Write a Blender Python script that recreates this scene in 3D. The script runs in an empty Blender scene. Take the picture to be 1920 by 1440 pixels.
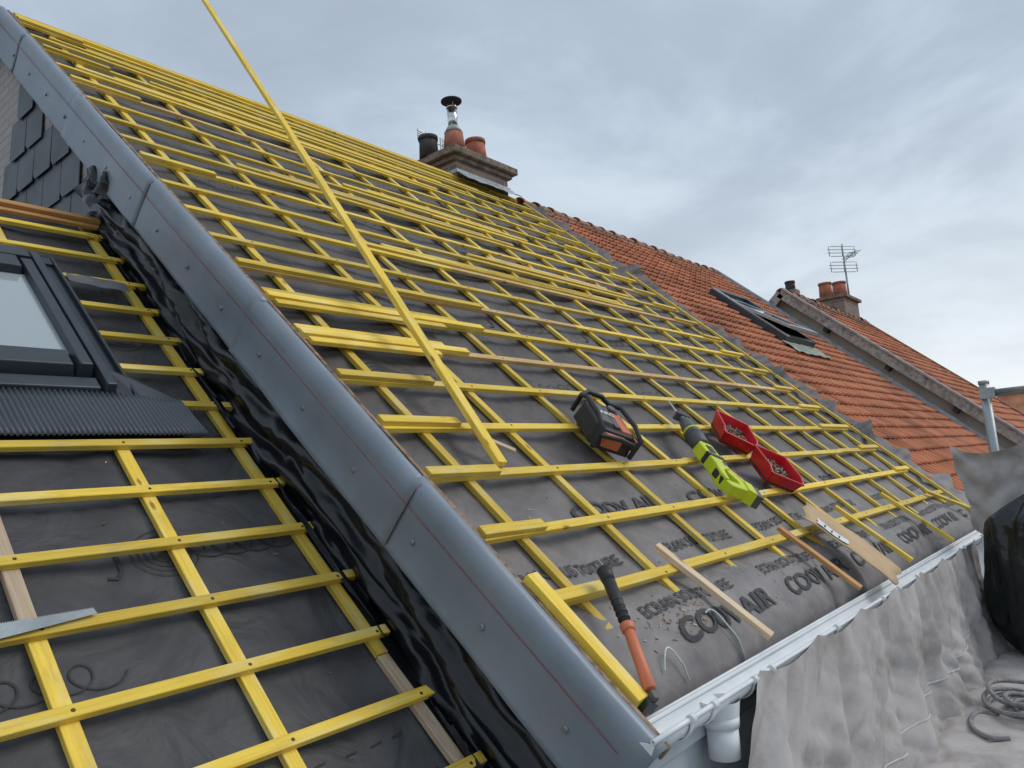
import bpy, bmesh, math, random
from mathutils import Vector, Matrix, noise
random.seed(7)
TH=math.radians(42); CT=math.cos(TH); ST=math.sin(TH)
DM=-1.45; DL=-1.98
def M(a,b,c): return Vector((a, b*CT-c*ST, b*ST+c*CT))
def R(a,b,h=0): return M(a,b,DM+h)
def L(a,b,h=0): return M(a,b,DL+h)
S_=Vector((0,CT,ST)); N_=Vector((0,-ST,CT)); E_=Vector((1,0,0))
scene=bpy.context.scene
# ------------------------------------------------------------ materials
def newmat(name):
    m=bpy.data.materials.new(name); m.use_nodes=True
    nt=m.node_tree; b=nt.nodes['Principled BSDF']
    return m,nt,b
def ramp(nt,stops):
    r=nt.nodes.new('ShaderNodeValToRGB'); cr=r.color_ramp
    while len(cr.elements)<len(stops): cr.elements.new(0.5)
    for e,(p,c) in zip(cr.elements,stops):
        e.position=p; e.color=(c[0],c[1],c[2],1)
    return r
def simple(name,col,rough=0.6,metal=0.0,var=0.25,scale=6,bump=0.15,bscale=60,coat=0,det=5,dist=0.01,stain=None,stscale=3,st0=.5,st1=.7):
    m,nt,b=newmat(name); L_=nt.links
    tc=nt.nodes.new('ShaderNodeTexCoord')
    n=nt.nodes.new('ShaderNodeTexNoise'); n.inputs['Scale'].default_value=scale; n.inputs['Detail'].default_value=det
    L_.new(tc.outputs['Object'],n.inputs['Vector'])
    lo=[c*(1-var) for c in col]; hi=[min(1,c*(1+var)) for c in col]
    r=ramp(nt,[(0.3,lo),(0.7,hi)]); L_.new(n.outputs['Fac'],r.inputs['Fac'])
    out=r.outputs['Color']
    if stain:
        n4=nt.nodes.new('ShaderNodeTexNoise'); n4.inputs['Scale'].default_value=stscale; n4.inputs['Detail'].default_value=10; n4.inputs['Roughness'].default_value=.65
        L_.new(tc.outputs['Object'],n4.inputs['Vector'])
        r4=ramp(nt,[(st0,(0,0,0)),(st1,(1,1,1))]); L_.new(n4.outputs['Fac'],r4.inputs['Fac'])
        mx=nt.nodes.new('ShaderNodeMixRGB'); L_.new(r4.outputs['Color'],mx.inputs[0]); L_.new(out,mx.inputs[1]); mx.inputs[2].default_value=(*stain,1); out=mx.outputs[0]
    L_.new(out,b.inputs['Base Color'])
    b.inputs['Roughness'].default_value=rough; b.inputs['Metallic'].default_value=metal
    if coat: b.inputs['Coat Weight'].default_value=coat
    if bump>0:
        n2=nt.nodes.new('ShaderNodeTexNoise'); n2.inputs['Scale'].default_value=bscale; n2.inputs['Detail'].default_value=4
        L_.new(tc.outputs['Object'],n2.inputs['Vector'])
        bp=nt.nodes.new('ShaderNodeBump'); bp.inputs['Strength'].default_value=bump; bp.inputs['Distance'].default_value=dist
        L_.new(n2.outputs['Fac'],bp.inputs['Height']); L_.new(bp.outputs['Normal'],b.inputs['Normal'])
    return m
def wood(name,c1,c2,c3):
    m,nt,b=newmat(name); L_=nt.links
    uv=nt.nodes.new('ShaderNodeUVMap')
    mp=nt.nodes.new('ShaderNodeMapping'); mp.inputs['Scale'].default_value=(2.2,55,1); L_.new(uv.outputs['UV'],mp.inputs['Vector'])
    g=nt.nodes.new('ShaderNodeTexNoise'); g.inputs['Scale'].default_value=1.6; g.inputs['Detail'].default_value=6; L_.new(mp.outputs['Vector'],g.inputs['Vector'])
    r=ramp(nt,[(0.32,c2),(0.62,c1)]); L_.new(g.outputs['Fac'],r.inputs['Fac'])
    mp2=nt.nodes.new('ShaderNodeMapping'); mp2.inputs['Scale'].default_value=(3,12,1); L_.new(uv.outputs['UV'],mp2.inputs['Vector'])
    p=nt.nodes.new('ShaderNodeTexNoise'); p.inputs['Scale'].default_value=1.3; p.inputs['Detail'].default_value=7; L_.new(mp2.outputs['Vector'],p.inputs['Vector'])
    pr=ramp(nt,[(0.50,(0,0,0)),(0.70,(.95,.95,.95))]); L_.new(p.outputs['Fac'],pr.inputs['Fac'])
    mx=nt.nodes.new('ShaderNodeMixRGB'); L_.new(pr.outputs['Color'],mx.inputs['Fac']); L_.new(r.outputs['Color'],mx.inputs[1]); mx.inputs[2].default_value=(*c3,1)
    mp4=nt.nodes.new('ShaderNodeMapping'); mp4.inputs['Scale'].default_value=(1.2,5,1); mp4.inputs['Location'].default_value=(7,3,0); L_.new(uv.outputs['UV'],mp4.inputs['Vector'])
    d=nt.nodes.new('ShaderNodeTexNoise'); d.inputs['Scale'].default_value=2.2; d.inputs['Detail'].default_value=9; d.inputs['Roughness'].default_value=.7; L_.new(mp4.outputs['Vector'],d.inputs['Vector'])
    dr=ramp(nt,[(0.52,(0,0,0)),(0.78,(.7,.7,.7))]); L_.new(d.outputs['Fac'],dr.inputs['Fac'])
    mx0=nt.nodes.new('ShaderNodeMixRGB'); L_.new(dr.outputs['Color'],mx0.inputs['Fac']); L_.new(mx.outputs['Color'],mx0.inputs[1]); mx0.inputs[2].default_value=(c2[0]*.5,c2[1]*.5,c2[2]*.9+.02,1)
    mp3=nt.nodes.new('ShaderNodeMapping'); mp3.inputs['Scale'].default_value=(3.2,9,1); L_.new(uv.outputs['UV'],mp3.inputs['Vector'])
    v=nt.nodes.new('ShaderNodeTexVoronoi'); v.inputs['Scale'].default_value=1; L_.new(mp3.outputs['Vector'],v.inputs['Vector'])
    kr=ramp(nt,[(0.05,(1,1,1)),(0.11,(0,0,0))]); L_.new(v.outputs['Distance'],kr.inputs['Fac'])
    mx2=nt.nodes.new('ShaderNodeMixRGB'); L_.new(kr.outputs['Color'],mx2.inputs['Fac']); L_.new(mx0.outputs['Color'],mx2.inputs[1]); mx2.inputs[2].default_value=(c2[0]*.45,c2[1]*.35,c2[2]*.4,1)
    at=nt.nodes.new('ShaderNodeAttribute'); at.attribute_name='rnd'
    mr=nt.nodes.new('ShaderNodeMapRange'); mr.inputs[3].default_value=0.70; mr.inputs[4].default_value=1.1; L_.new(at.outputs['Fac'],mr.inputs[0])
    mul=nt.nodes.new('ShaderNodeVectorMath'); mul.operation='SCALE'; L_.new(mx2.outputs['Color'],mul.inputs[0]); L_.new(mr.outputs[0],mul.inputs['Scale'])
    L_.new(mul.outputs[0],b.inputs['Base Color']); b.inputs['Roughness'].default_value=0.72
    bp=nt.nodes.new('ShaderNodeBump'); bp.inputs['Strength'].default_value=0.35; bp.inputs['Distance'].default_value=0.003
    L_.new(g.outputs['Fac'],bp.inputs['Height']); L_.new(bp.outputs['Normal'],b.inputs['Normal'])
    return m
YEL=wood('yellow_treated_wood',(.92,.66,.085),(.80,.51,.05),(.86,.69,.26))
BARE=wood('bare_wood',(.76,.58,.41),(.60,.42,.27),(.72,.60,.32))
PINKY=wood('faded_treated_wood',(.78,.52,.22),(.64,.38,.13),(.78,.62,.26))
ORG=wood('brown_treated_wood',(.56,.29,.10),(.40,.18,.06),(.58,.38,.14))
def underlay_mat(name,dark,light,b_lo,b_hi):
    m,nt,b=newmat(name); L_=nt.links
    tc=nt.nodes.new('ShaderNodeTexCoord')
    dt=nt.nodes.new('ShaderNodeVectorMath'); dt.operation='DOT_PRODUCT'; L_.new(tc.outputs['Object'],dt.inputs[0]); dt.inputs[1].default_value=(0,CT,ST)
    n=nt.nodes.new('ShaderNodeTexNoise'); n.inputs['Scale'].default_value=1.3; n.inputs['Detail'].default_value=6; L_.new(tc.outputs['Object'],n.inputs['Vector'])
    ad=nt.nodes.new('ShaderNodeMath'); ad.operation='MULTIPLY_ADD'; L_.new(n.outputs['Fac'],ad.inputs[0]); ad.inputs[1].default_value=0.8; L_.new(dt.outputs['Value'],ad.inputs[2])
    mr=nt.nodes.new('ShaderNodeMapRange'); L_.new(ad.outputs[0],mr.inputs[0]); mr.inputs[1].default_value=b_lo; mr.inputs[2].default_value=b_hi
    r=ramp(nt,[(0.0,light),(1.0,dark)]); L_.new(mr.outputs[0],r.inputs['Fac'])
    n3=nt.nodes.new('ShaderNodeTexNoise'); n3.inputs['Scale'].default_value=7; n3.inputs['Detail'].default_value=8; L_.new(tc.outputs['Object'],n3.inputs['Vector'])
    r3=ramp(nt,[(0.3,(.74,.74,.74)),(0.7,(1.2,1.18,1.16))]); L_.new(n3.outputs['Fac'],r3.inputs['Fac'])
    mu=nt.nodes.new('ShaderNodeMixRGB'); mu.blend_type='MULTIPLY'; mu.inputs[0].default_value=1; L_.new(r.outputs['Color'],mu.inputs[1]); L_.new(r3.outputs['Color'],mu.inputs[2])
    L_.new(mu.outputs['Color'],b.inputs['Base Color'])
    b.inputs['Roughness'].default_value=0.58; b.inputs['Specular IOR Level'].default_value=0.45
    w=nt.nodes.new('ShaderNodeTexVoronoi'); w.inputs['Scale'].default_value=160; L_.new(tc.outputs['Object'],w.inputs['Vector'])
    n2=nt.nodes.new('ShaderNodeTexNoise'); n2.inputs['Scale'].default_value=4; n2.inputs['Detail'].default_value=3; n2.inputs['Distortion'].default_value=.9; L_.new(tc.outputs['Object'],n2.inputs['Vector'])
    bp=nt.nodes.new('ShaderNodeBump'); bp.inputs['Strength'].default_value=0.6; bp.inputs['Distance'].default_value=0.045; L_.new(n2.outputs['Fac'],bp.inputs['Height'])
    b2=nt.nodes.new('ShaderNodeBump'); b2.inputs['Strength'].default_value=0.25; b2.inputs['Distance'].default_value=0.002; L_.new(w.outputs['Distance'],b2.inputs['Height']); L_.new(bp.outputs['Normal'],b2.inputs['Normal'])
    L_.new(b2.outputs['Normal'],b.inputs['Normal'])
    return m
ULM=underlay_mat('roof_underlay_fabric',(.098,.088,.088),(.225,.208,.208),1.4,2.5)  # paler towards the eave: sky reflection painted into the colour along with dust
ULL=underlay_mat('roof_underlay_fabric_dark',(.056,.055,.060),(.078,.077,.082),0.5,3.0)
PRT=simple('print_ink',(.045,.042,.046),.7,var=.35,scale=40,bump=0)
PRT2=simple('print_ink_faint',(.034,.032,.034),.7,var=.2,scale=40,bump=0)
ZINC=simple('painted_zinc',(.225,.26,.305),.42,0.15,var=.14,scale=2.5,bump=.14,bscale=9,dist=.02,det=8,stain=(.27,.28,.29),stscale=4,st0=.5,st1=.8)
ZEDGE=simple('weathered_edge',(.26,.17,.11),.85,var=.6,scale=30,bump=.5)
RED=simple('red_chalk',(.34,.07,.09),.8,var=.3,scale=20,bump=0)
SCR=simple('screw_metal',(.30,.32,.35),.4,.6,bump=0)
NAIL=simple('nail_head',(.10,.07,.04),.5,.6,bump=0)
BLK=simple('black_membrane',(.009,.010,.013),.30,var=.3,scale=8,bump=.25,bscale=9,dist=.02)
PVC=simple('white_pvc',(.78,.80,.81),.35,var=.07,scale=5,bump=.02,stain=(.55,.55,.52),stscale=5,st0=.58,st1=.8)
PVCW=simple('plastic_band',(.6,.66,.62),.4,bump=0)
ANT=simple('anthracite_aluminium',(.050,.060,.073),.4,.3,var=.15,bump=.03)
ANTL=simple('pale_window_trim',(.40,.43,.45),.45,.2,var=.1,bump=.03)
RIB=simple('ribbed_apron',(.085,.10,.115),.45,.2,var=.15,bump=.03)
SLATE=simple('slate',(.095,.108,.122),.55,var=.3,scale=3,bump=.3,bscale=40)
WALL=simple('render_wall',(.50,.54,.56),.85,var=.12,scale=3,bump=.3,bscale=80)
CREAM=simple('cream_wall',(.50,.46,.38),.85,var=.15,scale=2,bump=.3)
CONC=simple('lichen_concrete',(.23,.18,.145),.9,var=.5,scale=9,bump=.8,bscale=30,dist=.03,stain=(.12,.11,.07),stscale=14)
LEAD=simple('lead_flashing',(.36,.39,.42),.5,.2,var=.25,scale=8,bump=.4,bscale=12,dist=.03)
TERRA=simple('terracotta',(.42,.13,.075),.8,var=.3,scale=10,bump=.2,stain=(.25,.18,.14),stscale=6)
SOOT=simple('sooty_pot',(.055,.045,.045),.8,var=.4,scale=10,bump=.3)
STEEL=simple('galvanised_steel',(.38,.41,.42),.45,.7,var=.2,bump=.1)
CHROME=simple('stainless_pipe',(.6,.6,.6),.2,1.0,var=.3,scale=15,bump=.1)
MOSS=simple('ridge_tile',(.44,.19,.11),.9,var=.35,scale=5,bump=.6,bscale=25,dist=.02,stain=(.14,.13,.07),stscale=7,st0=.5,st1=.68)
TARP=simple('debris_sheet_fabric',(.47,.435,.42),.85,var=.12,scale=2.2,bump=.3,bscale=45,dist=.006,det=9,stain=(.27,.235,.215),stscale=3.2,st0=.46,st1=.72)
DECK=simple('scaffold_sheet',(.34,.345,.37),.75,var=.16,scale=3,bump=.3,bscale=8,dist=.02,det=8,stain=(.22,.21,.21),stscale=3,st0=.48,st1=.72)
ROPE=simple('rope_fibre',(.27,.26,.26),.9,var=.3,scale=30,bump=.8,bscale=90)
CARD=simple('cardboard',(.54,.38,.22),.85,var=.12,scale=5,bump=.1)
PAPER=simple('paper_label',(.72,.74,.76),.7,var=.05,bump=0)
SEAM=simple('sheet_tape',(.60,.59,.58),.7,var=.1,bump=0)
REDP=simple('red_plastic',(.62,.014,.022),.35,var=.12,bump=.03)
LIME=simple('lime_plastic',(.58,.68,.02),.4,var=.1,bump=.03)
GRYP=simple('dark_grey_plastic',(.085,.09,.095),.5,var=.2,bump=.2,bscale=120)
BLKP=simple('black_rubber',(.02,.02,.022),.55,var=.3,bump=.2)
ORP=simple('orange_plastic',(.60,.17,.08),.45,var=.12,bump=.03)
BAG=simple('bin_bag_film',(.008,.011,.011),.25,var=.4,bump=.5,bscale=7,dist=.05)
OLDW=simple('weathered_painted_wood',(.36,.38,.35),.85,var=.35,scale=12,bump=.5,stain=(.16,.15,.12),stscale=9)
DARK=simple('dark_soffit',(.05,.045,.04),.9,bump=.2)
GRND=simple('ground_mix',(.07,.085,.05),.95,var=.4,scale=.05,bump=.2)
def glassm():
    m,nt,b=newmat('window_glass'); b.inputs['Base Color'].default_value=(.36,.41,.43,1); b.inputs['Roughness'].default_value=.06
    b.inputs['Specular IOR Level'].default_value=.8; b.inputs['Coat Weight'].default_value=.5; b.inputs['Coat Roughness'].default_value=.03
    return m
GLASS=glassm()
def tilem():
    m,nt,b=newmat('clay_tiles'); L_=nt.links
    at=nt.nodes.new('ShaderNodeAttribute'); at.attribute_name='rnd'
    r=ramp(nt,[(0,(.20,.065,.035)),(.25,(.46,.15,.07)),(.5,(.58,.205,.10)),(.8,(.66,.25,.125)),(1,(.44,.20,.12))]); L_.new(at.outputs['Fac'],r.inputs['Fac'])
    tc=nt.nodes.new('ShaderNodeTexCoord'); n=nt.nodes.new('ShaderNodeTexNoise'); n.inputs['Scale'].default_value=1.4; n.inputs['Detail'].default_value=9; L_.new(tc.outputs['Object'],n.inputs['Vector'])
    r2=ramp(nt,[(0.33,(.60,.60,.60)),(0.6,(1.02,1.03,1.02))]); L_.new(n.outputs['Fac'],r2.inputs['Fac'])
    mu=nt.nodes.new('ShaderNodeMixRGB'); mu.blend_type='MULTIPLY'; mu.inputs[0].default_value=1; L_.new(r.outputs['Color'],mu.inputs[1]); L_.new(r2.outputs['Color'],mu.inputs[2])
    L_.new(mu.outputs['Color'],b.inputs['Base Color']); b.inputs['Roughness'].default_value=.8
    return m
TILE=tilem()
def brickm(name,c1,c2,c3):
    m,nt,b=newmat(name); L_=nt.links
    tc=nt.nodes.new('ShaderNodeTexCoord')
    sx=nt.nodes.new('ShaderNodeSeparateXYZ'); cx=nt.nodes.new('ShaderNodeCombineXYZ')
    L_.new(tc.outputs['Object'],sx.inputs[0])
    ad=nt.nodes.new('ShaderNodeMath'); ad.operation='ADD'; L_.new(sx.outputs[0],ad.inputs[0]); L_.new(sx.outputs[1],ad.inputs[1])
    L_.new(ad.outputs[0],cx.inputs[0]); L_.new(sx.outputs[2],cx.inputs[1])
    br=nt.nodes.new('ShaderNodeTexBrick'); L_.new(cx.outputs[0],br.inputs['Vector']); br.inputs['Scale'].default_value=1.0
    br.inputs['Brick Width'].default_value=.22; br.inputs['Row Height'].default_value=.075; br.inputs['Mortar Size'].default_value=.008
    br.inputs['Color1'].default_value=(*c1,1); br.inputs['Color2'].default_value=(*c2,1); br.inputs['Mortar'].default_value=(*c3,1)
    L_.new(br.outputs['Color'],b.inputs['Base Color']); b.inputs['Roughness'].default_value=.9
    return m
BRICK=brickm('brick',(.27,.19,.15),(.20,.14,.12),(.30,.27,.24))
PBRICK=brickm('pale_brick',(.52,.46,.43),(.46,.40,.38),(.36,.33,.32))
# ------------------------------------------------------------ builder
class MB:
    def __init__(s): s.v=[]; s.f=[]; s.m=[]; s.r=[]; s.uv=[]; s.mats=[]; s.sm=[]
    def mi(s,mat):
        if mat not in s.mats: s.mats.append(mat)
        return s.mats.index(mat)
    def face(s,idx,mat,r,uvs=None,smooth=False):
        s.f.append(idx); s.m.append(s.mi(mat)); s.r.append(r); s.sm.append(smooth)
        s.uv.append(uvs if uvs else [(s.v[i][0],s.v[i][1]) for i in idx])
    def hexa(s,P,mat,r=None,d=None,sd=None,up=None):
        r=random.random() if r is None else r
        o=len(s.v); s.v+= [Vector(p) for p in P]
        for q in ((0,3,2,1),(4,5,6,7),(0,1,5,4),(1,2,6,5),(2,3,7,6),(3,0,4,7)):
            uvs=None
            if d is not None:
                uvs=[((P[i]-P[0]).dot(d)+r*31,(P[i]-P[0]).dot(sd)+(P[i]-P[0]).dot(up)+r*17) for i in q]
            s.face([o+i for i in q],mat,r,uvs)
    def bar(s,p0,p1,w,h,mat,up=N_,r=None):
        d=(p1-p0).normalized(); sd=d.cross(up).normalized(); u=sd.cross(d).normalized()
        a=sd*w/2; c=u*h/2
        P=[p0-a-c,p1-a-c,p1+a-c,p0+a-c,p0-a+c,p1-a+c,p1+a+c,p0+a+c]
        s.hexa([P[0],P[3],P[2],P[1],P[4],P[7],P[6],P[5]],mat,r,d,sd,u)
    def box(s,c,size,mat,F=None,r=None,tx=1,ty=1):
        F=F or Matrix.Identity(4)
        x,y,z=size[0]/2,size[1]/2,size[2]/2; c=Vector(c)
        P=[F@(c+Vector(p)) for p in ((-x,-y,-z),(x,-y,-z),(x,y,-z),(-x,y,-z),(-x*tx,-y*ty,z),(x*tx,-y*ty,z),(x*tx,y*ty,z),(-x*tx,y*ty,z))]
        s.hexa(P,mat,r)
    def cyl(s,p0,p1,r0,r1,mat,seg=16,F=None,cap=True,r=None):
        F=F or Matrix.Identity(4); p0=F@Vector(p0); p1=F@Vector(p1)
        d=(p1-p0).normalized(); t=Vector((0,0,1)) if abs(d.z)<.9 else Vector((1,0,0))
        a=d.cross(t).normalized(); b=d.cross(a); o=len(s.v); rr=random.random() if r is None else r
        for i in range(seg):
            q=2*math.pi*i/seg; k=a*math.cos(q)+b*math.sin(q)
            s.v.append(p0+k*r0); s.v.append(p1+k*r1)
        for i in range(seg):
            j=(i+1)%seg; s.face([o+2*i,o+2*j,o+2*j+1,o+2*i+1],mat,rr,None,True)
        if cap:
            s.face([o+2*i for i in range(seg)][::-1],mat,rr); s.face([o+2*i+1 for i in range(seg)],mat,rr)
    def tube(s,pts,rad,mat,seg=8):
        o=len(s.v); n=len(pts); prev=None; rr=random.random()
        for i,p in enumerate(pts):
            d=(pts[min(i+1,n-1)]-pts[max(i-1,0)]).normalized()
            if prev is None:
                t=Vector((0,0,1)) if abs(d.z)<.9 else Vector((1,0,0)); a=d.cross(t).normalized()
            else: a=(prev-d*prev.dot(d)).normalized()
            prev=a; b=d.cross(a)
            for k in range(seg):
                q=2*math.pi*k/seg; s.v.append(p+(a*math.cos(q)+b*math.sin(q))*rad)
        for i in range(n-1):
            for k in range(seg):
                j=(k+1)%seg; s.face([o+i*seg+k,o+i*seg+j,o+(i+1)*seg+j,o+(i+1)*seg+k],mat,rr,None,True)
    def prism(s,poly,z0,z1,mat,F=None,inset=0):
        F=F or Matrix.Identity(4); o=len(s.v); n=len(poly); rr=random.random()
        cx=sum(p[0] for p in poly)/n; cy=sum(p[1] for p in poly)/n
        for p in poly: s.v.append(F@Vector((p[0],p[1],z0)))
        for p in poly: s.v.append(F@Vector((cx+(p[0]-cx)*(1-inset),cy+(p[1]-cy)*(1-inset),z1)))
        for i in range(n):
            j=(i+1)%n; s.face([o+i,o+j,o+n+j,o+n+i],mat,rr)
        s.face([o+n+i for i in range(n)],mat,rr); s.face([o+i for i in range(n)][::-1],mat,rr)
    def poly(s,pts,mat):
        o=len(s.v); s.v+=[Vector(p) for p in pts]; s.face(list(range(o,o+len(pts))),mat,random.random())
    def grid(s,fn,us,vs,mat,smooth=True):
        o=len(s.v); nu=len(us); nv=len(vs)
        for v in vs:
            for u in us: s.v.append(fn(u,v))
        for j in range(nv-1):
            for i in range(nu-1):
                a=o+j*nu+i; s.face([a,a+1,a+nu+1,a+nu],mat,.5,None,smooth)
    def obj(s,name,parent=None,bevel=0,recalc=False,solid=0):
        me=bpy.data.meshes.new(name); me.from_pydata([tuple(v) for v in s.v],[],s.f)
        for m in s.mats: me.materials.append(m)
        me.polygons.foreach_set('material_index',s.m)
        me.polygons.foreach_set('use_smooth',s.sm)
        at=me.attributes.new('rnd','FLOAT','FACE'); at.data.foreach_set('value',s.r)
        ul=me.uv_layers.new(name='UVMap'); flat=[]
        for u in s.uv:
            for q in u: flat+=[q[0],q[1]]
        ul.data.foreach_set('uv',flat)
        me.update()
        if recalc:
            bm=bmesh.new(); bm.from_mesh(me); bmesh.ops.recalc_face_normals(bm,faces=bm.faces); bm.to_mesh(me); bm.free()
        ob=bpy.data.objects.new(name,me); scene.collection.objects.link(ob)
        if bevel:
            md=ob.modifiers.new('bevel','BEVEL'); md.width=bevel; md.segments=2 if bevel>.004 else 1; md.limit_method='ANGLE'; md.angle_limit=.7
        if solid:
            md=ob.modifiers.new('solid','SOLIDIFY'); md.thickness=solid
        if parent: ob.parent=parent
        return ob
def empty(name):
    e=bpy.data.objects.new(name,None); scene.collection.objects.link(e); return e
def frame(pos,rot,nrm=N_,xa=E_):
    y=nrm.cross(xa).normalized()
    x=xa*math.cos(rot)+y*math.sin(rot); yy=-xa*math.sin(rot)+y*math.cos(rot)
    return Matrix(((x.x,yy.x,nrm.x,pos.x),(x.y,yy.y,nrm.y,pos.y),(x.z,yy.z,nrm.z,pos.z),(0,0,0,1)))
def frange(a,b,st):
    n=max(1,int(round((b-a)/st))); return [a+(b-a)*i/n for i in range(n+1)]
def nz(x,y,z=0): return noise.noise(Vector((x,y,z)))
def rdg(x,y,z): return 1-2*abs(nz(x,y,z))
# ------------------------------------------------------------ houses
house=empty('terraced_house')
lhouse=empty('terraced_house.001')
thouse=empty('clay_tiled_house')
fhouse=empty('gabled_house')
CX=[2.40+.61*i for i in range(11)]
def ulh(a,b):
    s=abs(math.sin(math.pi*(a-2.40)/.61))
    h=-.052-.020*s + .018*nz(a*1.7,b*2.3,1)+.012*nz(a*5,b*6,4)
    h+= -.016*abs(nz(a*3+b*2,b*3-a,9))
    h+= .005*nz(a*11,b*9,14)
    if b<1.0: h+=.05*math.sin(math.pi*min(1,(1.0-b)/.42))*(.7+.5*nz(a*1.2,3,0))
    if b<.58: h-=(.58-b)*.75
    return min(h,-.050) if b>1.0 else h
def ulhl(a,b):
    s=abs(math.sin(math.pi*(a-1.97)/.545))
    return -.052-.016*s+.014*nz(a*2,b*2.5,11)+.014*nz(a*5,b*5,14)-.012*abs(nz(a*4+b,b*4-a,3))
mb=MB()
def fn(a,b):
    aa=a
    if a>8.7: aa=a+(a-8.7)/.45*(.26*nz(b*1.7,5)+.24*nz(b*5,9)+.10*nz(b*15,2))
    h=ulh(a,b)
    if a>8.75: h+= (a-8.75)*(.22+.45*max(0,nz(b*4.3,7)))
    return R(aa,b,h)
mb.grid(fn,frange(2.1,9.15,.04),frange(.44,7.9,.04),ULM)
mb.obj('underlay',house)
mb=MB()
def nail(m,a,b,h,f=R):
    m.cyl(f(a,b,h-.004),f(a,b,h+.002),.0075,.0075,NAIL,6)
CH=.026; BH=.026
for i,x in enumerate(CX):
    b=.82+random.uniform(-.03,.03)
    while b<7.85:
        ln=random.choice([2.4,3.2,4.0]); b1=min(7.88,b+ln); dx=random.uniform(-.012,.012)
        mb.bar(R(x+dx,b,-BH-CH/2),R(x-dx*.5,b1-.004,-BH-CH/2),.047,CH,YEL); b=b1
for k in range(20):
    b=.96+.357*k
    a=2.13+random.uniform(-.02,.02); aend=8.62+random.uniform(-.15,.12)
    if k==0: aend=8.75
    while a<aend-.2:
        ln=random.choice([2.2,3.1,4.2,5]); a1=min(aend,a+ln); db=random.uniform(-.010,.010)
        mb.bar(R(a,b+db,-BH/2),R(a1-.004,b-db*.5,-BH/2),.047,BH,PINKY if random.random()<.14 else YEL); a=a1
    if k<9:
        for x in CX: nail(mb,x+random.uniform(-.01,.01),b+random.uniform(-.006,.006),0)
mb.obj('battens',house,bevel=.002)
mb=MB()
mb.bar(R(2.175,.52,.006),R(2.15,1.07,.030),.062,.04,YEL,r=.95)
for k in range(20):
    b=.96+.357*k
    ln={0:.36,1:.37,2:.42,3:.47,4:.58,5:1.15,6:1.6,7:1.9,8:.0}.get(k,random.choice([0,0,0,.5]))
    if ln: 
        mb.bar(R(2.14,b+.012,.012),R(2.14+ln,b+.004,.012),.050,.024,YEL)
        if k in(5,6): 
            mb.bar(R(2.16,b-.052,.006),R(2.2+ln*.72,b-.047,.004),.045,.024,YEL)
            mb.bar(R(2.14,b+.064,.004),R(2.1+ln*.9,b+.060,.004),.045,.024,YEL)
    r_=random.choice([.35,.5,.7,.45])
    if k>0: mb.bar(R(8.5-r_+random.uniform(-.05,.2),b+.016,.013),R(8.66,b+.01,.013),.048,.024,YEL)
for (k,a0,a1) in((9,3.4,7.4),(9,4.2,6.9),(10,4.9,7.6),(12,3.0,6.2),(13,4.2,6.8),(16,2.3,6.2),(18,2.3,8),(17,3,7)):
    b=.96+.357*k
    mb.bar(R(a0,b+.07,.0),R(a1,b+.055,.0),.046,.026,YEL)
    mb.bar(R(a0+.3,b+.12,.0),R(a1-.4,b+.115,.0),.046,.026,PINKY if k in(12,10) else YEL)
for b in (7.80,7.86): mb.bar(R(2.13,b,.012),R(8.3,b,.012),.046,.03,YEL)
mb.bar(R(8.86,.55,-.01),R(8.9,5.6,-.0),.046,.03,YEL)
mb.bar(R(8.7,5.8,.012),R(8.8,7.7,.012),.046,.03,YEL)
mb.obj('batten_offcuts',house,bevel=.002)
def printed(body,a0,b0,size,bold,hf,F3,mats,mb,sx=1.0,lift=.007):
    cu=bpy.data.curves.new('t','FONT'); cu.body=body; cu.size=size; cu.offset=bold; cu.resolution_u=3
    ob=bpy.data.objects.new('t',cu); scene.collection.objects.link(ob)
    dg=bpy.context.evaluated_depsgraph_get(); me=bpy.data.meshes.new_from_object(ob.evaluated_get(dg))
    bm=bmesh.new(); bm.from_mesh(me)
    bmesh.ops.triangulate(bm,faces=bm.faces)
    for it in range(2):
        es=[e for e in bm.edges if e.calc_length()>.03]
        if es: bmesh.ops.subdivide_edges(bm,edges=es,cuts=1)
    bmesh.ops.triangulate(bm,faces=bm.faces)
    o=len(mb.v)
    for v in bm.verts:
        x,y=v.co.x*sx,v.co.y
        mb.v.append(F3(a0+x,b0+y,hf(a0+x,b0+y)+lift))
    bm.verts.index_update()
    for f in bm.faces: mb.face([o+v.index for v in f.verts],mats,.5)
    bm.free(); bpy.data.objects.remove(ob); bpy.data.meshes.remove(me)
mb=MB()
for i in range(6):
    a0=2.66+1.15*i
    printed('ECRAN SOUS TOITURE',a0,.80,.086,.0015,ulh,R,PRT,mb,sx=.90)
    printed('COOV AIR',a0+.10,.645,.135,.004,ulh,R,PRT,mb,sx=1.4)
    a1=2.1+1.15*i
    printed('ECRAN SOUS TOITURE',a1+.03,1.10,.084,.0015,ulh,R,PRT,mb,sx=.90)
for i in range(5):
    printed('COOV AIR',2.9+1.15*i,1.38,.12,.004,ulh,R,PRT,mb,sx=1.35)
mb.obj('underlay_lettering',house)
def ribbon(mb,pts,w,hf,F3,mat):
    o=len(mb.v); n=len(pts)
    for i,p in enumerate(pts):
        q0=pts[max(0,i-1)]; q1=pts[min(n-1,i+1)]; dx=q1[0]-q0[0]; dy=q1[1]-q0[1]; l=math.hypot(dx,dy) or 1
        nx,ny=-dy/l*w/2,dx/l*w/2
        for s in(-1,1):
            a,b=p[0]+nx*s,p[1]+ny*s; mb.v.append(F3(a,b,hf(a,b)+.006))
    for i in range(n-1): mb.face([o+2*i,o+2*i+1,o+2*i+3,o+2*i+2],mat,.5)
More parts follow.
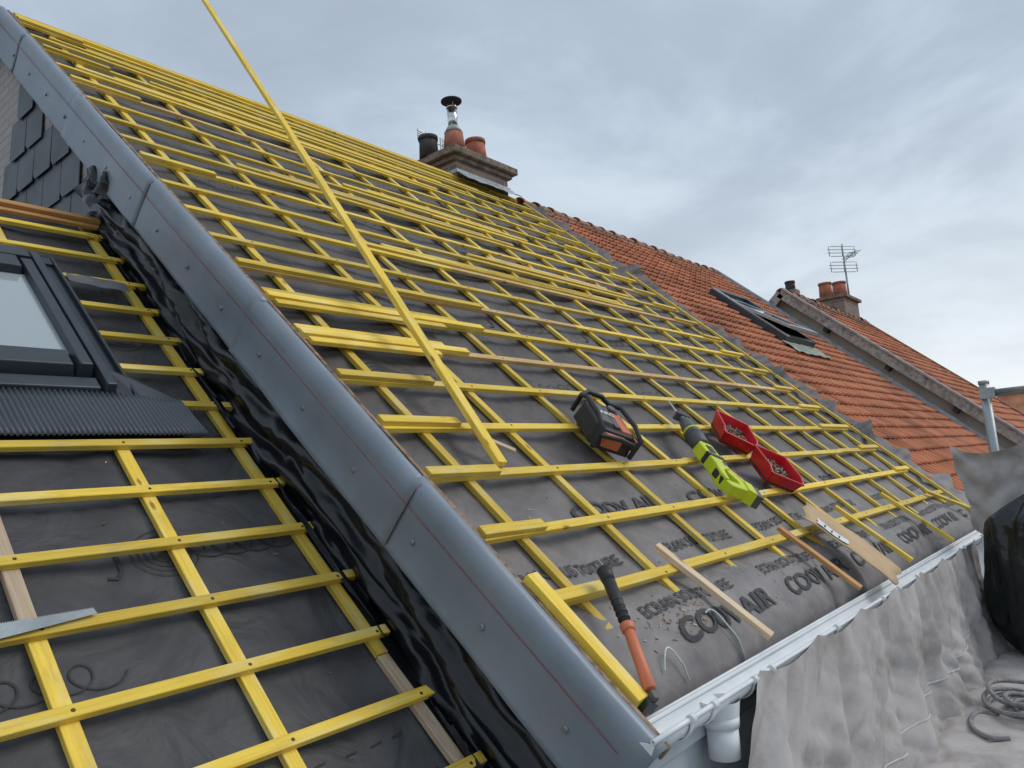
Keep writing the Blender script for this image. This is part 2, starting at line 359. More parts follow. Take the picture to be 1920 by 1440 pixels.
def swirl(mb,a,b,sc,hf,F3,mat):
    for r in (.045,.07,.095,.12):
        t0=random.uniform(0,1)
        ribbon(mb,[(a+r*sc*math.cos(t),b+r*sc*math.sin(t)) for t in [t0+5.4*i/40 for i in range(41)]],.004*sc,hf,F3,mat)
    ribbon(mb,[(a-.17*sc,b+.03*sc),(a-.17*sc,b-.05*sc),(a-.19*sc,b-.08*sc),(a-.22*sc,b-.07*sc)],.014*sc,hf,F3,mat)
    pts=[]
    for i in range(110):
        t=i/109*4*2*math.pi; pts.append((a+.10*sc+.10*sc*t/6.28+.055*sc*math.cos(t),b+.05*sc*math.sin(t)))
    ribbon(mb,pts,.006*sc,hf,F3,mat)
mb=MB()
for (b,off) in((2.53,2.55),(3.4,3.1),(5.0,2.6),(6.2,3.3)):
    for i in range(5): swirl(mb,off+1.2*i,b,1.0,ulh,R,PRT2)
mb.obj('underlay_print',house)
mb=MB()
for i in range(230):
    if i<215: a=random.uniform(2.4,5.5) if i%3 else random.gauss(2.85,.12); b=random.choice([random.gauss(.74,.05),random.uniform(.62,2.0)]) if i%3 else random.gauss(.76,.04); P=R(a,b,ulh(a,b)+.003)
    else: a=random.uniform(.2,1.9); b=random.uniform(.8,3.0); P=L(a,b,ulhl(a,b)+.003)
    q=random.uniform(0,6.28); ln=random.uniform(.006,.022)
    d=(E_*math.cos(q)+S_*math.sin(q))*ln
    mb.bar(P,P+d,random.uniform(.002,.005),.0015,random.choice([BARE,ORG,ZEDGE,ZEDGE]))
mb.obj('wood_shavings')
# zinc verge
mb=MB()
prof=[(2.105,DM-.02),(2.10,DM+.012),(2.085,DM+.024),(2.055,DM+.02),(2.035,DM-.005),(2.03,DM-.05),(2.029,DM-.15),(2.028,DM-.27),(2.02,DM-.285),(2.035,DM-.295)]
seams=[.36,1.65,3.05,4.45,5.85,7.2,7.97]
for i in range(len(seams)-1):
    b0,b1=seams[i],seams[i+1]
    off=-.005 if i%2 else 0
    bs=frange(b0-(.04 if i else 0),b1,.06)
    def pf(u,b,off=off,i=i):
        k=int(u); x,c=prof[k]; w=.007*nz(b*2,k*.5,i*3)+.0025*nz(b*8,k*.5,i*3)
        return M(x+off+(w if k>4 else w*.4),b,c+off*.5+w*.5)
    mb.grid(pf,list(range(len(prof))),bs,ZINC,True)
mb.obj('verge_flashing',house,solid=.003)
mb=MB()
for q in range(60):
    b0=.36+q*.1265; mb.bar(M(2.113+.004*nz(q*.7,1),b0,DM-.010+.006*nz(q*.9,5)),M(2.113+.004*nz(q*.7+.7,1),b0+.1265,DM-.010+.006*nz(q*.9+.9,5)),.018,.05,ZEDGE)
mb.bar(M(2.0225,.45,DM-.078),M(2.0165,7.8,DM-.075),.002,.0024,RED)
for i in range(17):
    b=.62+.44*i
    mb.cyl(M(2.030,b,DM-.17),M(2.014,b,DM-.17),.013,.010,SCR,12)
mb.bar(M(2.085,.4,DM-.15),M(2.085,7.9,DM-.15),.03,.24,OLDW)
mb.obj('verge_board',house)
mb=MB()
def mem(u,b):
    # loose film: long folds running with the slope, gathered every so often
    c0=DM-.22; c1=DL-.02
    if u<.74: t=u/.74; x=2.10-.02*t; c=c0+(c1-c0)*t
    else: t=(u-.74)/.26; x=2.08-.065*t; c=c1-.01+.02*t
    w=u+.16*nz(b*1.1,1,3)+.05*nz(b*3.5,2,6)
    k=.030*math.sin(w*19+2.0*nz(b*.8,4,1)*3)+.022*rdg(w*4.5,b*1.3,7)+.016*rdg(w*7+b*1.8,b*2.4,20)+.010*rdg(w*9-b*5,b*4,31)
    fade=min(1,u*5)*(1 if u<.88 else .45)
    return M(x-max(0,k+.01)*fade-.003+(.025*nz(b*5,1,3) if u>.92 else 0),b,c+(k*.3 if u>.5 else 0)+.010*nz(b*5,u*4,30))
mb.grid(mem,frange(0,1,.02),frange(.3,5.05,.015),BLK,True)
def mem2(u,b): return M(2.04-.10*u+.06*nz(b*9,u*5),b,DL+.12+.2*(1-u)+.08*nz(u*6,b*8,3))
mb.grid(mem2,frange(0,1,.08),frange(4.85,5.2,.02),BLK,True)
mb.obj('abutment_membrane',house)
mb=MB()
RY,RZ=R(0,7.9,-.08).y,R(0,7.9,-.08).z; EY,EZ=R(0,.5,-.1).y,R(0,.5,-.1).z; BY=2*RY-EY
def gable(x0,x1,mat,ry,rz,ey,ez,by,zb=-7):
    P=[(ey+.12,zb),(ey+.12,ez+.06),(ry,rz-.04),(by-.12,ez+.06),(by-.12,zb)]
    o=len(mb.v)
    for x in(x0,x1):
        for p in P: mb.v.append(Vector((x,p[0],p[1])))
    n=5
    for i in range(n):
        j=(i+1)%n; mb.face([o+i,o+j,o+n+j,o+n+i],mat,.5)
    mb.face([o+i for i in range(n)],mat,.5); mb.face([o+n+i for i in range(n)][::-1],mat,.5)
gable(2.125,8.9,PBRICK,RY,RZ,EY,EZ,BY)
mb.obj('walls',house)
mb=MB()
mb.poly([Vector((1.95,RY,RZ+.05)),Vector((9,RY,RZ+.05)),Vector((9,BY,EZ+.05)),Vector((1.95,BY,EZ+.05))],TILE)
mb.obj('rear_roof_slope',house)
mb=MB()
mb.poly([Vector((2.13,EY-.02,-7)),Vector((8.9,EY-.02,-7)),Vector((8.9,EY-.02,EZ-.06)),Vector((2.13,EY-.02,EZ-.06))],WALL)
mb.bar(Vector((2.1,EY-.035,EZ-.06)),Vector((8.9,EY-.035,EZ-.06)),.03,.14,WALL,up=Vector((0,0,1)))
mb.obj('front_wall',house)
mb=MB()
sw=.34; sh=.30
for j in range(12):
    z=1.05+j*sh
    for i in range(-2,12):
        y=4.4+i*sw+(j%2)*sw/2
        ym=y+sw/2; zt=z+sh+.04
        top=( (y-RY)*math.tan(TH)+RZ )-.13
        if zt>top+.16: continue
        lim=6.35+(3.26-z)*1.03
        if ym>lim: continue
        c=.05; q=random.uniform(-.003,.003); xo=2.094+q; xi=2.116
        pts=[(y+.005,z),(y+sw-c,z),(y+sw-.005,z+c),(y+sw-.005,zt),(y+.005,zt)]
        n5=len(pts)
        o=len(mb.v); r=random.random()
        for (yy,zz) in pts: mb.v.append(Vector((xo+(xi-xo)*(zz-z)/(zt-z),yy,zz)))
        for (yy,zz) in pts: mb.v.append(Vector((xo+.008+(xi-xo)*(zz-z)/(zt-z),yy,zz)))
        mb.face([o+n5-1-k for k in range(n5)],SLATE,r)
        for k in range(n5):
            l=(k+1)%n5; mb.face([o+k,o+l,o+n5+l,o+n5+k],SLATE,r)
mb.obj('hung_slates',house)
# ------------------------------------------------------------ gutter
gut=empty('rain_gutter')
GY,GZ,GR=1.305,-.795,.062
mb=MB()
mb.grid(lambda u,x:Vector((x,GY+GR*math.cos(math.pi+u*math.pi)+.004*nz(x*.7,3),GZ+GR*math.sin(math.pi+u*math.pi)+.004*nz(x*.6,9))),frange(0,1,.07),frange(2.04,8.95,.25),PVC)
mb.obj('trough',gut,solid=.004)
mb=MB()
mb.tube([Vector((x,GY-GR+.004*nz(x*.7,3),GZ+.003+.004*nz(x*.6,9))) for x in frange(2.04,8.95,.25)],.009,PVC)
mb.tube([Vector((x,GY+GR,GZ+.003)) for x in frange(2.04,8.95,.6)],.006,PVC)
mb.poly([Vector((2.038,GY+(GR+.004)*math.cos(math.pi+t*math.pi/12),GZ+(GR+.004)*math.sin(math.pi+t*math.pi/12))) for t in range(13)],PVC)
def ring(x,w,ex):
    r_=GR+ex
    mb.grid(lambda u,v:Vector((x-w/2+w*v,GY+(r_-(.004 if v in(0,1) else 0))*math.cos(math.pi+u*math.pi),GZ+(r_-(.004 if v in(0,1) else 0))*math.sin(math.pi+u*math.pi))),frange(0,1,.06),[0,.15,.85,1],PVC)
for x in (2.28,2.95,3.75,4.55,5.35,6.15,6.95,7.75,8.5):
    ring(x,.022,.010)
    mb.cyl((x-.012,GY-GR-.006,GZ+.006),(x+.012,GY-GR-.006,GZ+.006),.015,.015,PVC,12)
for x in (2.45,2.79,4.9): ring(x,.03,.008); mb.cyl((x-.015,GY-GR-.004,GZ+.004),(x+.015,GY-GR-.004,GZ+.004),.014,.014,PVC,12)
mb.obj('brackets',gut,solid=.003)
mb=MB()
mb.cyl((2.62,GY,GZ-.03),(2.62,GY,GZ-.085),.072,.064,PVC,28,cap=False)
mb.cyl((2.62,GY,GZ-.085),(2.62,GY,GZ-.12),.064,.062,PVC,28)
mb.cyl((2.62,GY,GZ-.115),(2.62,GY,GZ-.225),.056,.056,PVC,28)
mb.obj('outlet',gut)
# ------------------------------------------------------------ left roof
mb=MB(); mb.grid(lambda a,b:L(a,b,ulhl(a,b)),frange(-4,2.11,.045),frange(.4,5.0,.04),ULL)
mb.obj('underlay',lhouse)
mb=MB()
LC=[1.965-.54*i for i in range(11)]
for i,x in enumerate(LC):
    segs=[(.45,4.98,YEL)]
    if i==0: segs=[(.45,1.32,BARE),(1.325,4.98,YEL)]
    if i==1: segs=[(.45,2.64,YEL),(4.3,4.98,YEL)]
    if i==2: segs=[(.45,1.72,YEL),(1.725,2.66,BARE),(4.3,4.98,YEL)]
    for (b0,b1,mt) in segs:
        dx=random.uniform(-.01,.01); mb.bar(L(x+dx,b0,-BH-CH/2),L(x-dx,b1,-BH-CH/2),.052,CH,mt)
for k in range(14):
    b=.80+.304*k
    e=2.045+random.uniform(-.02,.02)
    if k in(7,8,9,10): mb.bar(L(1.56,b,-BH/2),L(e,b,-BH/2),.043,BH,YEL)
    elif k==11: mb.bar(L(1.5,b,-BH/2),L(e,b,-BH/2),.043,BH,YEL)
    else:
        if k>11: mb.bar(L(-3.9,b,-BH/2),L(e,b+.01,-BH/2),.043,BH,YEL)
        else: mb.bar(L(-3.9,b-.02,-BH/2),L(e,b+.005,-BH/2),.043,BH,YEL)
    for x in LC[:4]:
        if k<7 or x>1.6: nail(mb,x+.008,b,0,L)
for b,h in((4.86,.0),(4.93,.0),(4.90,.028)): mb.bar(L(-3.9,b,h+.013),L(2.03,b,h+.013),.05,.026,ORG)
mb.obj('battens',lhouse,bevel=.002)
mb=MB()
for (a,b) in((1.40,2.02),(.55,1.55),(1.75,3.6)): swirl(mb,a,b,1.0,ulhl,L,PRT2)
for bb in(1.02,.86,2.3,2.75):
    a=-.2
    while a<1.95:
        ribbon(mb,[(a,bb),(a+.045,bb+.004)],.006,ulhl,L,PRT2); a+=.085+random.random()*.05
mb.obj('underlay_print',lhouse)
mb=MB()
ly,lz=L(0,5.0,-.06).y,L(0,5.0,-.06).z; ley,lez=L(0,.45,-.06).y,L(0,.45,-.06).z
gable(-4,2.12,WALL,ly,lz-.03,ley,lez-.08,2*ly-ley)
mb.obj('walls',lhouse)
mb=MB(); mb.poly([Vector((-4,ly,lz+.02)),Vector((2.1,ly,lz+.02)),Vector((2.1,2*ly-ley,lez)),Vector((-4,2*ly-ley,lez))],SLATE); mb.obj('rear_roof_slope',lhouse)
sk=empty('roof_window')
def LB(m,a0,a1,b0,b1,h0,h1,mat,t=0):
    P=[L(a0,b0,h0),L(a1,b0,h0),L(a1,b1,h0),L(a0,b1,h0),L(a0+t,b0+t,h1),L(a1-t,b0+t,h1),L(a1-t,b1-t,h1),L(a0+t,b1-t,h1)]
    m.hexa(P,mat)
mb=MB()
LB(mb,1.44,1.50,2.93,4.20,-.02,.085,ANT,.008); LB(mb,.44,.50,2.93,4.20,-.02,.085,ANT,.008)
LB(mb,.50,1.44,4.08,4.20,-.02,.10,ANT,.012); LB(mb,.50,1.44,2.93,3.03,-.02,.06,ANT,.01)
mb.obj('frame',sk,bevel=.006)
mb=MB()
LB(mb,1.36,1.432,3.05,4.06,.02,.105,ANT,.010); LB(mb,.51,.58,3.05,4.06,.02,.105,ANT,.010)
LB(mb,.58,1.36,3.92,4.06,.02,.115,ANT,.012); LB(mb,.58,1.36,3.05,3.20,.02,.095,ANT,.016)
mb.obj('sash',sk,bevel=.006)
mb=MB(); LB(mb,.57,1.37,3.19,3.93,.055,.068,GLASS); mb.obj('glass',sk)
mb=MB()
LB(mb,1.502,1.60,2.95,4.28,-.01,.004,ANT); LB(mb,1.585,1.60,2.95,4.28,.004,.03,ANT)
LB(mb,.34,1.60,4.205,4.28,-.01,.02,ANT)
P=[L(1.502,2.93,.03),L(1.502,3.12,.05),L(1.62,3.10,.02),L(1.80,2.935,.006),L(1.62,2.925,.008)]
mb.poly(P,ANT)
mb.obj('side_flashing',sk,bevel=.003)
mb=MB()
def ap(a,b):
    t=(2.935-b)/.27
    return L(a+t*.03,b,.012+.03*(1-t)*(1 if a<1.5 else max(0,1-(a-1.5)/.2))+.0065*math.sin(a*2*math.pi/.021)+.006*nz(a*6,b*6))
mb.grid(ap,frange(.2,1.79,.0042),frange(2.665,2.935,.045),RIB,True)
mb.obj('apron',sk,solid=.003)
mb=MB()
mb.grid(lambda u,v:L(1.62+.30*u,4.04+.10*v-.05*u,.02+.02*nz(u*3,v*2,8)),frange(0,1,.1),frange(0,1,.2),simple('grey_flap',(.15,.15,.16),.7))
mb.obj('flap',lhouse)
# ------------------------------------------------------------ tile roofs
def tiles(name,parent,a0,a1,b0,b1,c,g=.24,w=.205):
    mb=MB(); nr=int((b1-b0)/g); nc=int((a1-a0)/w)
    pr=[(0,.002),(.06,.026),(.16,.040),(.27,.026),(.34,.006),(.62,.015),(.93,.004),(1.0,.001)]
    for j in range(nr):
        for i in range(nc):
            aa=a0+i*w; bb=b0+j*g+random.uniform(-.005,.005); r=random.random()
            r=r*.6+.4*(.5+.7*nz(i*.3,j*.3,5)); r=min(1,max(0,r))
            o=len(mb.v); jh=random.uniform(-.004,.004)
            for (u,h) in pr:
                mb.v.append(M(aa+u*w,bb,c+.004+jh)); mb.v.append(M(aa+u*w,bb,c+.048+h+jh)); mb.v.append(M(aa+u*w,bb+g+.03,c+.004+h))
            for k in range(len(pr)-1):
                q=o+3*k
                mb.face([q,q+3,q+4,q+1],TILE,r*.2); mb.face([q+1,q+4,q+5,q+2],TILE,.25+r*.75,None,False)  # lip faces take the ramp's dark end: lip shadow painted into the colour
    return mb.obj(name,parent)
tiles('roof_tiles',thouse,9.0,15.8,.42,7.9,DM-.07)
def ridge(name,parent,a0,a1,b,c,rad=.12,ln=.37):
    mb=MB(); a=a0
    p=M(0,b,c)
    while a<a1:
        z=random.uniform(-.012,.012); r0=rad*random.uniform(.95,1.08)
        def f(u,v,a=a,r0=r0,z=z):
            rad_=r0*(1.14 if v<.2 else 1.0-.08*v)
            q=-.25+u*(math.pi+.5)
            return Vector((a+v*(ln+.03),p.y+rad_*math.cos(q),p.z+z+rad_*math.sin(q)*.95))
        mb.grid(f,frange(0,1,.1),[0,.12,.2,.6,1],MOSS)
        for k in range(3):
            mb.box((a+.1+k*.1,p.y-rad*1.0,p.z-.03),(.11,.06,.06),CONC)
        a+=ln
    return mb.obj(name,parent,solid=.012)
ridge('ridge_tiles',thouse,8.95,15.8,7.93,DM-.08)
mb=MB(); gable(8.9,15.85,CREAM,RY,RZ-.1,EY,EZ-.05,BY); mb.obj('walls',thouse)
mb=MB(); mb.poly([Vector((9,RY,RZ)),Vector((15.8,RY,RZ)),Vector((15.8,BY,EZ)),Vector((9,BY,EZ))],TILE); mb.obj('rear_roof_slope',thouse)
mb=MB(); mb.bar(M(15.84,.4,DM+.0),M(15.84,7.95,DM+.0),.16,.10,LEAD); mb.obj('abutment_flashing',thouse)
mb=MB(); mb.grid(lambda u,x:Vector((x,GY+GR*math.cos(math.pi+u*math.pi),GZ+GR*math.sin(math.pi+u*math.pi))),frange(0,1,.1),frange(9,15.8,1),PVC); mb.obj('gutter',thouse,solid=.004)
sk2=empty('roof_window.001')
def RBx(m,a0,a1,b0,b1,h0,h1,mat): 
    m.hexa([R(a0,b0,h0),R(a1,b0,h0),R(a1,b1,h0),R(a0,b1,h0),R(a0,b0,h1),R(a1,b0,h1),R(a1,b1,h1),R(a0,b1,h1)],mat)
mb=MB(); A0,A1,B0,B1=11.95,13.3,4.35,5.9
RBx(mb,A0,A0+.09,B0,B1,-.05,.09,ANT);RBx(mb,A1-.09,A1,B0,B1,-.05,.12,ANT);RBx(mb,A0+.09,A1-.09,B0,B0+.09,-.05,.11,ANT);RBx(mb,A0+.09,A1-.09,B1-.09,B1,-.05,.12,ANT)
RBx(mb,A0+.02,A0+.11,B0,B1,.092,.115,ANTL)
mb.obj('frame',sk2,bevel=.005)
mb=MB(); RBx(mb,A0+.09,A1-.09,B0+.09,B1-.09,-.02,.0,GRYP); mb.obj('opening',sk2)
mb=MB(); piv=R((A0+A1)/2,(B0+B1)/2,.13); 
F=frame(piv,0)@Matrix.Rotation(math.radians(-9),4,'X')
w2,h2=(A1-A0)/2-.05,(B1-B0)/2-.04
for c,s in(((-w2+.04,0,0),(.09,2*h2,.05)),((w2-.04,0,0),(.09,2*h2,.06)),((0,-h2+.05,0),(2*w2-.18,.1,.06)),((0,h2-.05,0),(2*w2-.18,.1,.06))): mb.box(c,s,ANTL,F)
mb.box((0,0,0.01),(2*w2-.16,2*h2-.18,.03),GLASS,F)
mb.obj('open_sash',sk2,bevel=.005)
mb=MB(); mb.grid(lambda u,v:R(A0-.12+(A1-A0+.24)*u,B0-.34+.34*v,-.0+.02*nz(u*6,v*3)+.02),frange(0,1,.05),frange(0,1,.2),simple('patina_flashing',(.26,.30,.25),.7,var=.4,scale=8)); mb.obj('flashing',sk2)
# ------------------------------------------------------------ far gabled house
FA0,FA1,FB,FC=15.95,22.2,6.41,-1.07
tiles('roof_tiles',fhouse,FA0-.05,FA1,-1.0,FB,FC-.07,g=.26,w=.22)
ridge('ridge_tiles',fhouse,FA0,FA1,FB+.02,FC-.06)
mb=MB(); fy,fz=M(0,FB,FC-.12).y,M(0,FB,FC-.12).z; ey,ez=M(0,-1.0,FC-.1).y,M(0,-1.0,FC-.1).z
gable(FA0+.12,FA1,CREAM,fy,fz,ey,ez,2*fy-ey); mb.obj('walls',fhouse)
mb=MB(); mb.bar(M(FA0-.08,-1.05,FC-.07),M(FA0-.08,FB+.02,FC-.07),.05,.18,OLDW)
p0=M(FA0-.08,FB,FC-.07); mb.bar(p0,p0+Vector((0,3.5*CT,-3.5*ST)),.05,.18,OLDW,up=Vector((0,ST,CT)))
mb.bar(M(FA0-.08,-1.05,FC+.04),M(FA0-.08,FB+.02,FC+.04),.13,.035,LEAD)
mb.bar(M(FA0+.03,-1.0,FC-.13),M(FA0+.03,FB-.05,FC-.13),.17,.03,DARK)
for b in(5.2,3.8,2.4,1.0): mb.bar(M(FA0-.05,b,FC-.20),M(FA0+.14,b,FC-.20),.1,.12,DARK)
mb.poly([Vector((FA0-.1,fy,fz+.06)),Vector((FA1,fy,fz+.06)),Vector((FA1,2*fy-ey,ez)),Vector((FA0-.1,2*fy-ey,ez))],TILE)
mb.bar(M(FA1+.04,-1,FC-.03),M(FA1+.04,FB,FC-.03),.12,.12,MOSS)
mb.obj('bargeboards',fhouse)
dh=empty('distant_house')
mb=MB(); 
X0,X1,zr=29,37,1.75; zm=-1.5; Ym,YM=-6,4.1
mb.poly([Vector((X0,Ym,zm)),Vector(((X0+X1)/2,Ym,zr)),Vector(((X0+X1)/2,YM,zr)),Vector((X0,YM,zm))],TILE)
mb.poly([Vector((X1,Ym,zm)),Vector(((X0+X1)/2,Ym,zr)),Vector(((X0+X1)/2,YM,zr)),Vector((X1,YM,zm))],TILE)
mb.obj('roof',dh)
mb=MB()
for yy in (YM-.1,Ym+.1):
    mb.poly([Vector((X0+.2,yy,-7)),Vector((X0+.2,yy,zm)),Vector(((X0+X1)/2,yy,zr-.1)),Vector((X1-.2,yy,zm)),Vector((X1-.2,yy,-7))],CREAM)
mb.poly([Vector((X0+.2,Ym,-7)),Vector((X0+.2,YM-.1,-7)),Vector((X0+.2,YM-.1,zm)),Vector((X0+.2,Ym,zm))],CREAM)
mb.obj('walls',dh)
mb=MB(); mb.cyl((33,Ym,zr),(33,YM,zr),.13,.13,MOSS,12); mb.obj('ridge_cap',dh)
# ------------------------------------------------------------ chimney
ch=empty('chimney')
mb=MB()
mb.box(((7.42+8.52)/2,7.0,3.9),(1.10,.52,1.15),BRICK)
mb.obj('stack',ch,bevel=.01)
mb=MB()
mb.box((7.97,7.0,4.515),(1.36,.74,.10),CONC); mb.box((7.97,7.0,4.43),(1.22,.62,.065),CONC); mb.box((7.97,7.0,4.59),(1.1,.5,.05),CONC,tx=.8,ty=.6)
mb.obj('cap_slab',ch,bevel=.015)
mb=MB()
mb.box((7.97,6.995,4.24),(1.14,.565,.05),LEAD); 
mb.grid(lambda u,v:Vector((7.38+1.2*u,6.735-.20*v+.01*nz(u*8,v*5),4.24-.16*v+.02*nz(u*6,v*4))),frange(0,1,.04),frange(0,1,.1),LEAD)
mb.obj('lead_flashing',ch,solid=.004)
mb=MB()
def pot(x,y,z,r0,r1,h,mat):
    mb.cyl((x,y,z),(x,y,z+h),r0,r1,mat,20); mb.cyl((x,y,z+h-.05),(x,y,z+h+.005),r1*1.12,r1*1.12,mat,20); mb.cyl((x,y,z+h+.005),(x,y,z+h+.01),r1*.85,r1*.85,SOOT,20)
pot(7.40,7.22,4.56,.14,.125,.32,SOOT); pot(8.12,6.97,4.56,.165,.135,.40,TERRA)
mb.cyl((7.70,7.0,4.56),(7.70,7.0,4.70),.19,.17,CONC,20); mb.cyl((7.70,7.0,4.66),(7.70,7.0,4.96),.165,.13,TERRA,20); mb.cyl((7.70,7.0,4.96),(7.70,7.0,5.06),.135,.08,LEAD,16)
mb.cyl((7.70,7.0,5.0),(7.70,7.0,5.34),.072,.072,CHROME,20); mb.cyl((7.70,7.0,5.33),(7.70,7.0,5.36),.08,.08,CHROME,20)
for q in range(3): 
    t=q*2.1; mb.cyl((7.70+.06*math.cos(t),7+.06*math.sin(t),5.34),(7.70+.06*math.cos(t),7+.06*math.sin(t),5.44),.007,.007,STEEL,6)
mb.cyl((7.70,7.0,5.43),(7.70,7.0,5.45),.15,.15,BLKP,24); mb.cyl((7.70,7.0,5.45),(7.70,7.0,5.50),.15,.04,BLKP,24)
mb.obj('pots',ch)
mb=MB()
def wt(p,q,r=.004): mb.cyl(p,q,r,r,STEEL,5)
for (cx,cy,cz) in((7.60,7.45,5.02),(8.05,7.4,5.0)):
    for k in range(5): wt((cx-.17,cy,cz-.07+k*.034),(cx+.15,cy+.05,cz-.07+k*.034),.006)
    for s in(-.17,.15,-.01): wt((cx+s,cy,cz-.09),(cx+s,cy,cz+.09),.006)
wt((7.84,7.4,4.5),(7.84,7.4,5.08),.01); wt((7.45,7.42,4.98),(8.2,7.4,4.96),.007)
mb.obj('wire_grids',ch)
ch2=empty('chimney.001')
mb=MB(); mb.box((20.8,5.75,3.6),(1.25,.6,.75),BRICK); mb.box((20.8,5.75,4.0),(1.4,.75,.08),CONC); mb.obj('stack',ch2,bevel=.01)
mb=MB(); pot(20.45,5.95,4.04,.17,.15,.42,TERRA); pot(20.98,5.75,4.04,.19,.16,.48,TERRA); mb.obj('pots',ch2)
ch3=empty('chimney.002')
mb=MB(); mb.box((17.2,5.75,3.5),(.3,.3,.5),BRICK); mb.obj('stack',ch3); mb=MB(); pot(17.2,5.75,3.74,.11,.10,.22,SOOT); mb.obj('pot',ch3)
an=empty('television_antenna')
mb=MB(); ax,ay,az=21.3,5.62,3.6
mb.cyl((ax,ay,az),(ax,ay,az+2.0),.028,.022,STEEL,8); mb.obj('mast',an)
mb=MB()
for zz in(1.35,1.78):
    c=Vector((ax-.1,ay,az+zz))
    for k in range(4):
        z=(k-1.5)*.09; w=.34 if abs(k-1.5)<1 else .27
        wt(c+Vector((-w,w*.8,z)),c+Vector((w,-w*.8,z)),.010)
    for s in(-.3,0,.3): wt(c+Vector((s,-s*.8,-.14)),c+Vector((s,-s*.8,.14)),.010)
wt((ax-.7,ay-.5,az+1.56),(ax+.1,ay,az+1.56),.012)
for k in range(5): wt((ax-.65+k*.13,ay-.62+k*.08,az+1.56),(ax-.65+k*.13,ay-.3+k*.08,az+1.56),.008)
mb.obj('elements',an)
# ------------------------------------------------------------ loose battens
def loose(pts,w,h,mat,r=None):
    m=MB()
    for p,q in zip(pts[:-1],pts[1:]): m.bar(p,q,w,h,mat,r=r)
    m.obj('wooden_batten',bevel=.002)
p0=R(2.60,1.70,.022); p1=M(3.225,7.30,-.585); pm=p0.lerp(p1,.52)
m=MB(); m.bar(p0,pm+(p1-p0).normalized()*.05,.054,.030,YEL,r=.9); m.bar(pm+N_*.004,p1,.046,.026,YEL,r=.75)
m.obj('wooden_batten',bevel=.002)
loose([R(3.10,1.09,.013),R(3.20,.50,.022)],.050,.026,BARE,.9)
loose([R(4.43,1.02,.013),R(4.50,.50,.018)],.055,.022,ORG,.9)
loose([R(5.60,1.07,.013),R(5.68,.50,.018)],.045,.026,YEL,.6)
loose([R(6.85,1.09,.013),R(7.0,.48,.018)],.045,.026,YEL,.6)
loose([R(8.0,.98,.04),R(8.75,.62,.03)],.045,.026,YEL,.4)
loose([R(2.62,1.95,.014),R(2.80,1.80,.014)],.03,.015,BARE)
# ------------------------------------------------------------ hammer
hm=empty('hammer'); F=frame(R(2.22,.53,.02),math.atan2(.44,.23))
mb=MB(); mb.cyl((0,0,.015),(.24,0,.05),.022,.019,ORP,14,F); mb.cyl((.22,0,.047),(.25,0,.05),.024,.026,ORP,14,F); mb.obj('shaft',hm,bevel=.002)
mb=MB(); mb.cyl((.25,0,.05),(.44,0,.07),.019,.024,BLKP,14,F); mb.cyl((.44,0,.07),(.50,0,.075),.024,.030,BLKP,14,F)
for k in range(7): mb.cyl((.27+k*.025,0,.052+k*.0025),(.278+k*.025,0,.053+k*.0025),.0225,.0225,BLKP,14,F)
mb.obj('grip',hm)
mb=MB(); mb.box((-.025,0,-.02),(.04,.04,.045),GRYP,F); mb.cyl((-.025,0,-.02),(-.025,0,-.08),.018,.02,GRYP,14,F); mb.box((-.025,.0,.01),(.03,.02,.03),GRYP,F); mb.obj('head',hm)
# ------------------------------------------------------------ reciprocating saw
sw_=empty('reciprocating_saw'); F=frame(R(4.26,1.29,.03),math.atan2(.70,.44))
mb=MB()
mb.prism([(.20,-.05),(.48,-.055),(.50,-.04),(.50,.045),(.46,.06),(.22,.055),(.10,.075),(.04,.07),(.03,.045),(.16,.02)],0,.085,LIME,F,.06)
mb.prism([(.0,-.09),(.09,-.10),(.20,-.05),(.21,-.01),(.10,-.055),(.05,-.05),(.055,.03),(.09,.05),(.03,.07),(-.01,.04)],.005,.075,LIME,F,.04)
mb.obj('motor_housing',sw_,bevel=.008,recalc=True)
mb=MB()
mb.prism([(.29,-.058),(.33,-.060),(.35,.062),(.31,.063)],.01,.09,BLKP,F); mb.box((.12,.062,.045),(.12,.02,.05),BLKP,F); mb.box((.40,0,.086),(.08,.05,.008),BLKP,F)
mb.box((.25,-.03,.084),(.05,.03,.008),GRYP,F)
mb.obj('rubber_trim',sw_,bevel=.004,recalc=True)
mb=MB()
mb.prism([(-.03,-.13),(.09,-.15),(.115,-.10),(.0,-.075)],-.005,.085,LIME,F,.04); mb.prism([(-.04,-.17),(.08,-.19),(.09,-.15),(-.03,-.13)],-.005,.08,GRYP,F,.04)
mb.obj('battery',sw_,bevel=.006,recalc=True)
mb=MB()
mb.cyl((.49,0,.045),(.62,0,.05),.055,.060,GRYP,18,F); mb.cyl((.60,0,.05),(.80,0,.06),.062,.036,GRYP,18,F); mb.cyl((.645,0,.05),(.665,0,.05),.063,.060,LIME,18,F)
mb.box((.85,0,.06),(.02,.11,.06),GRYP,F); mb.cyl((.78,0,.06),(.85,0,.06),.02,.02,STEEL,10,F)
mb.obj('gear_nose',sw_,bevel=.004)
mb=MB(); mb.prism([(.84,-.012),(1.08,-.006),(1.09,.006),(.84,.012)],.058,.062,STEEL,F); mb.obj('blade',sw_)
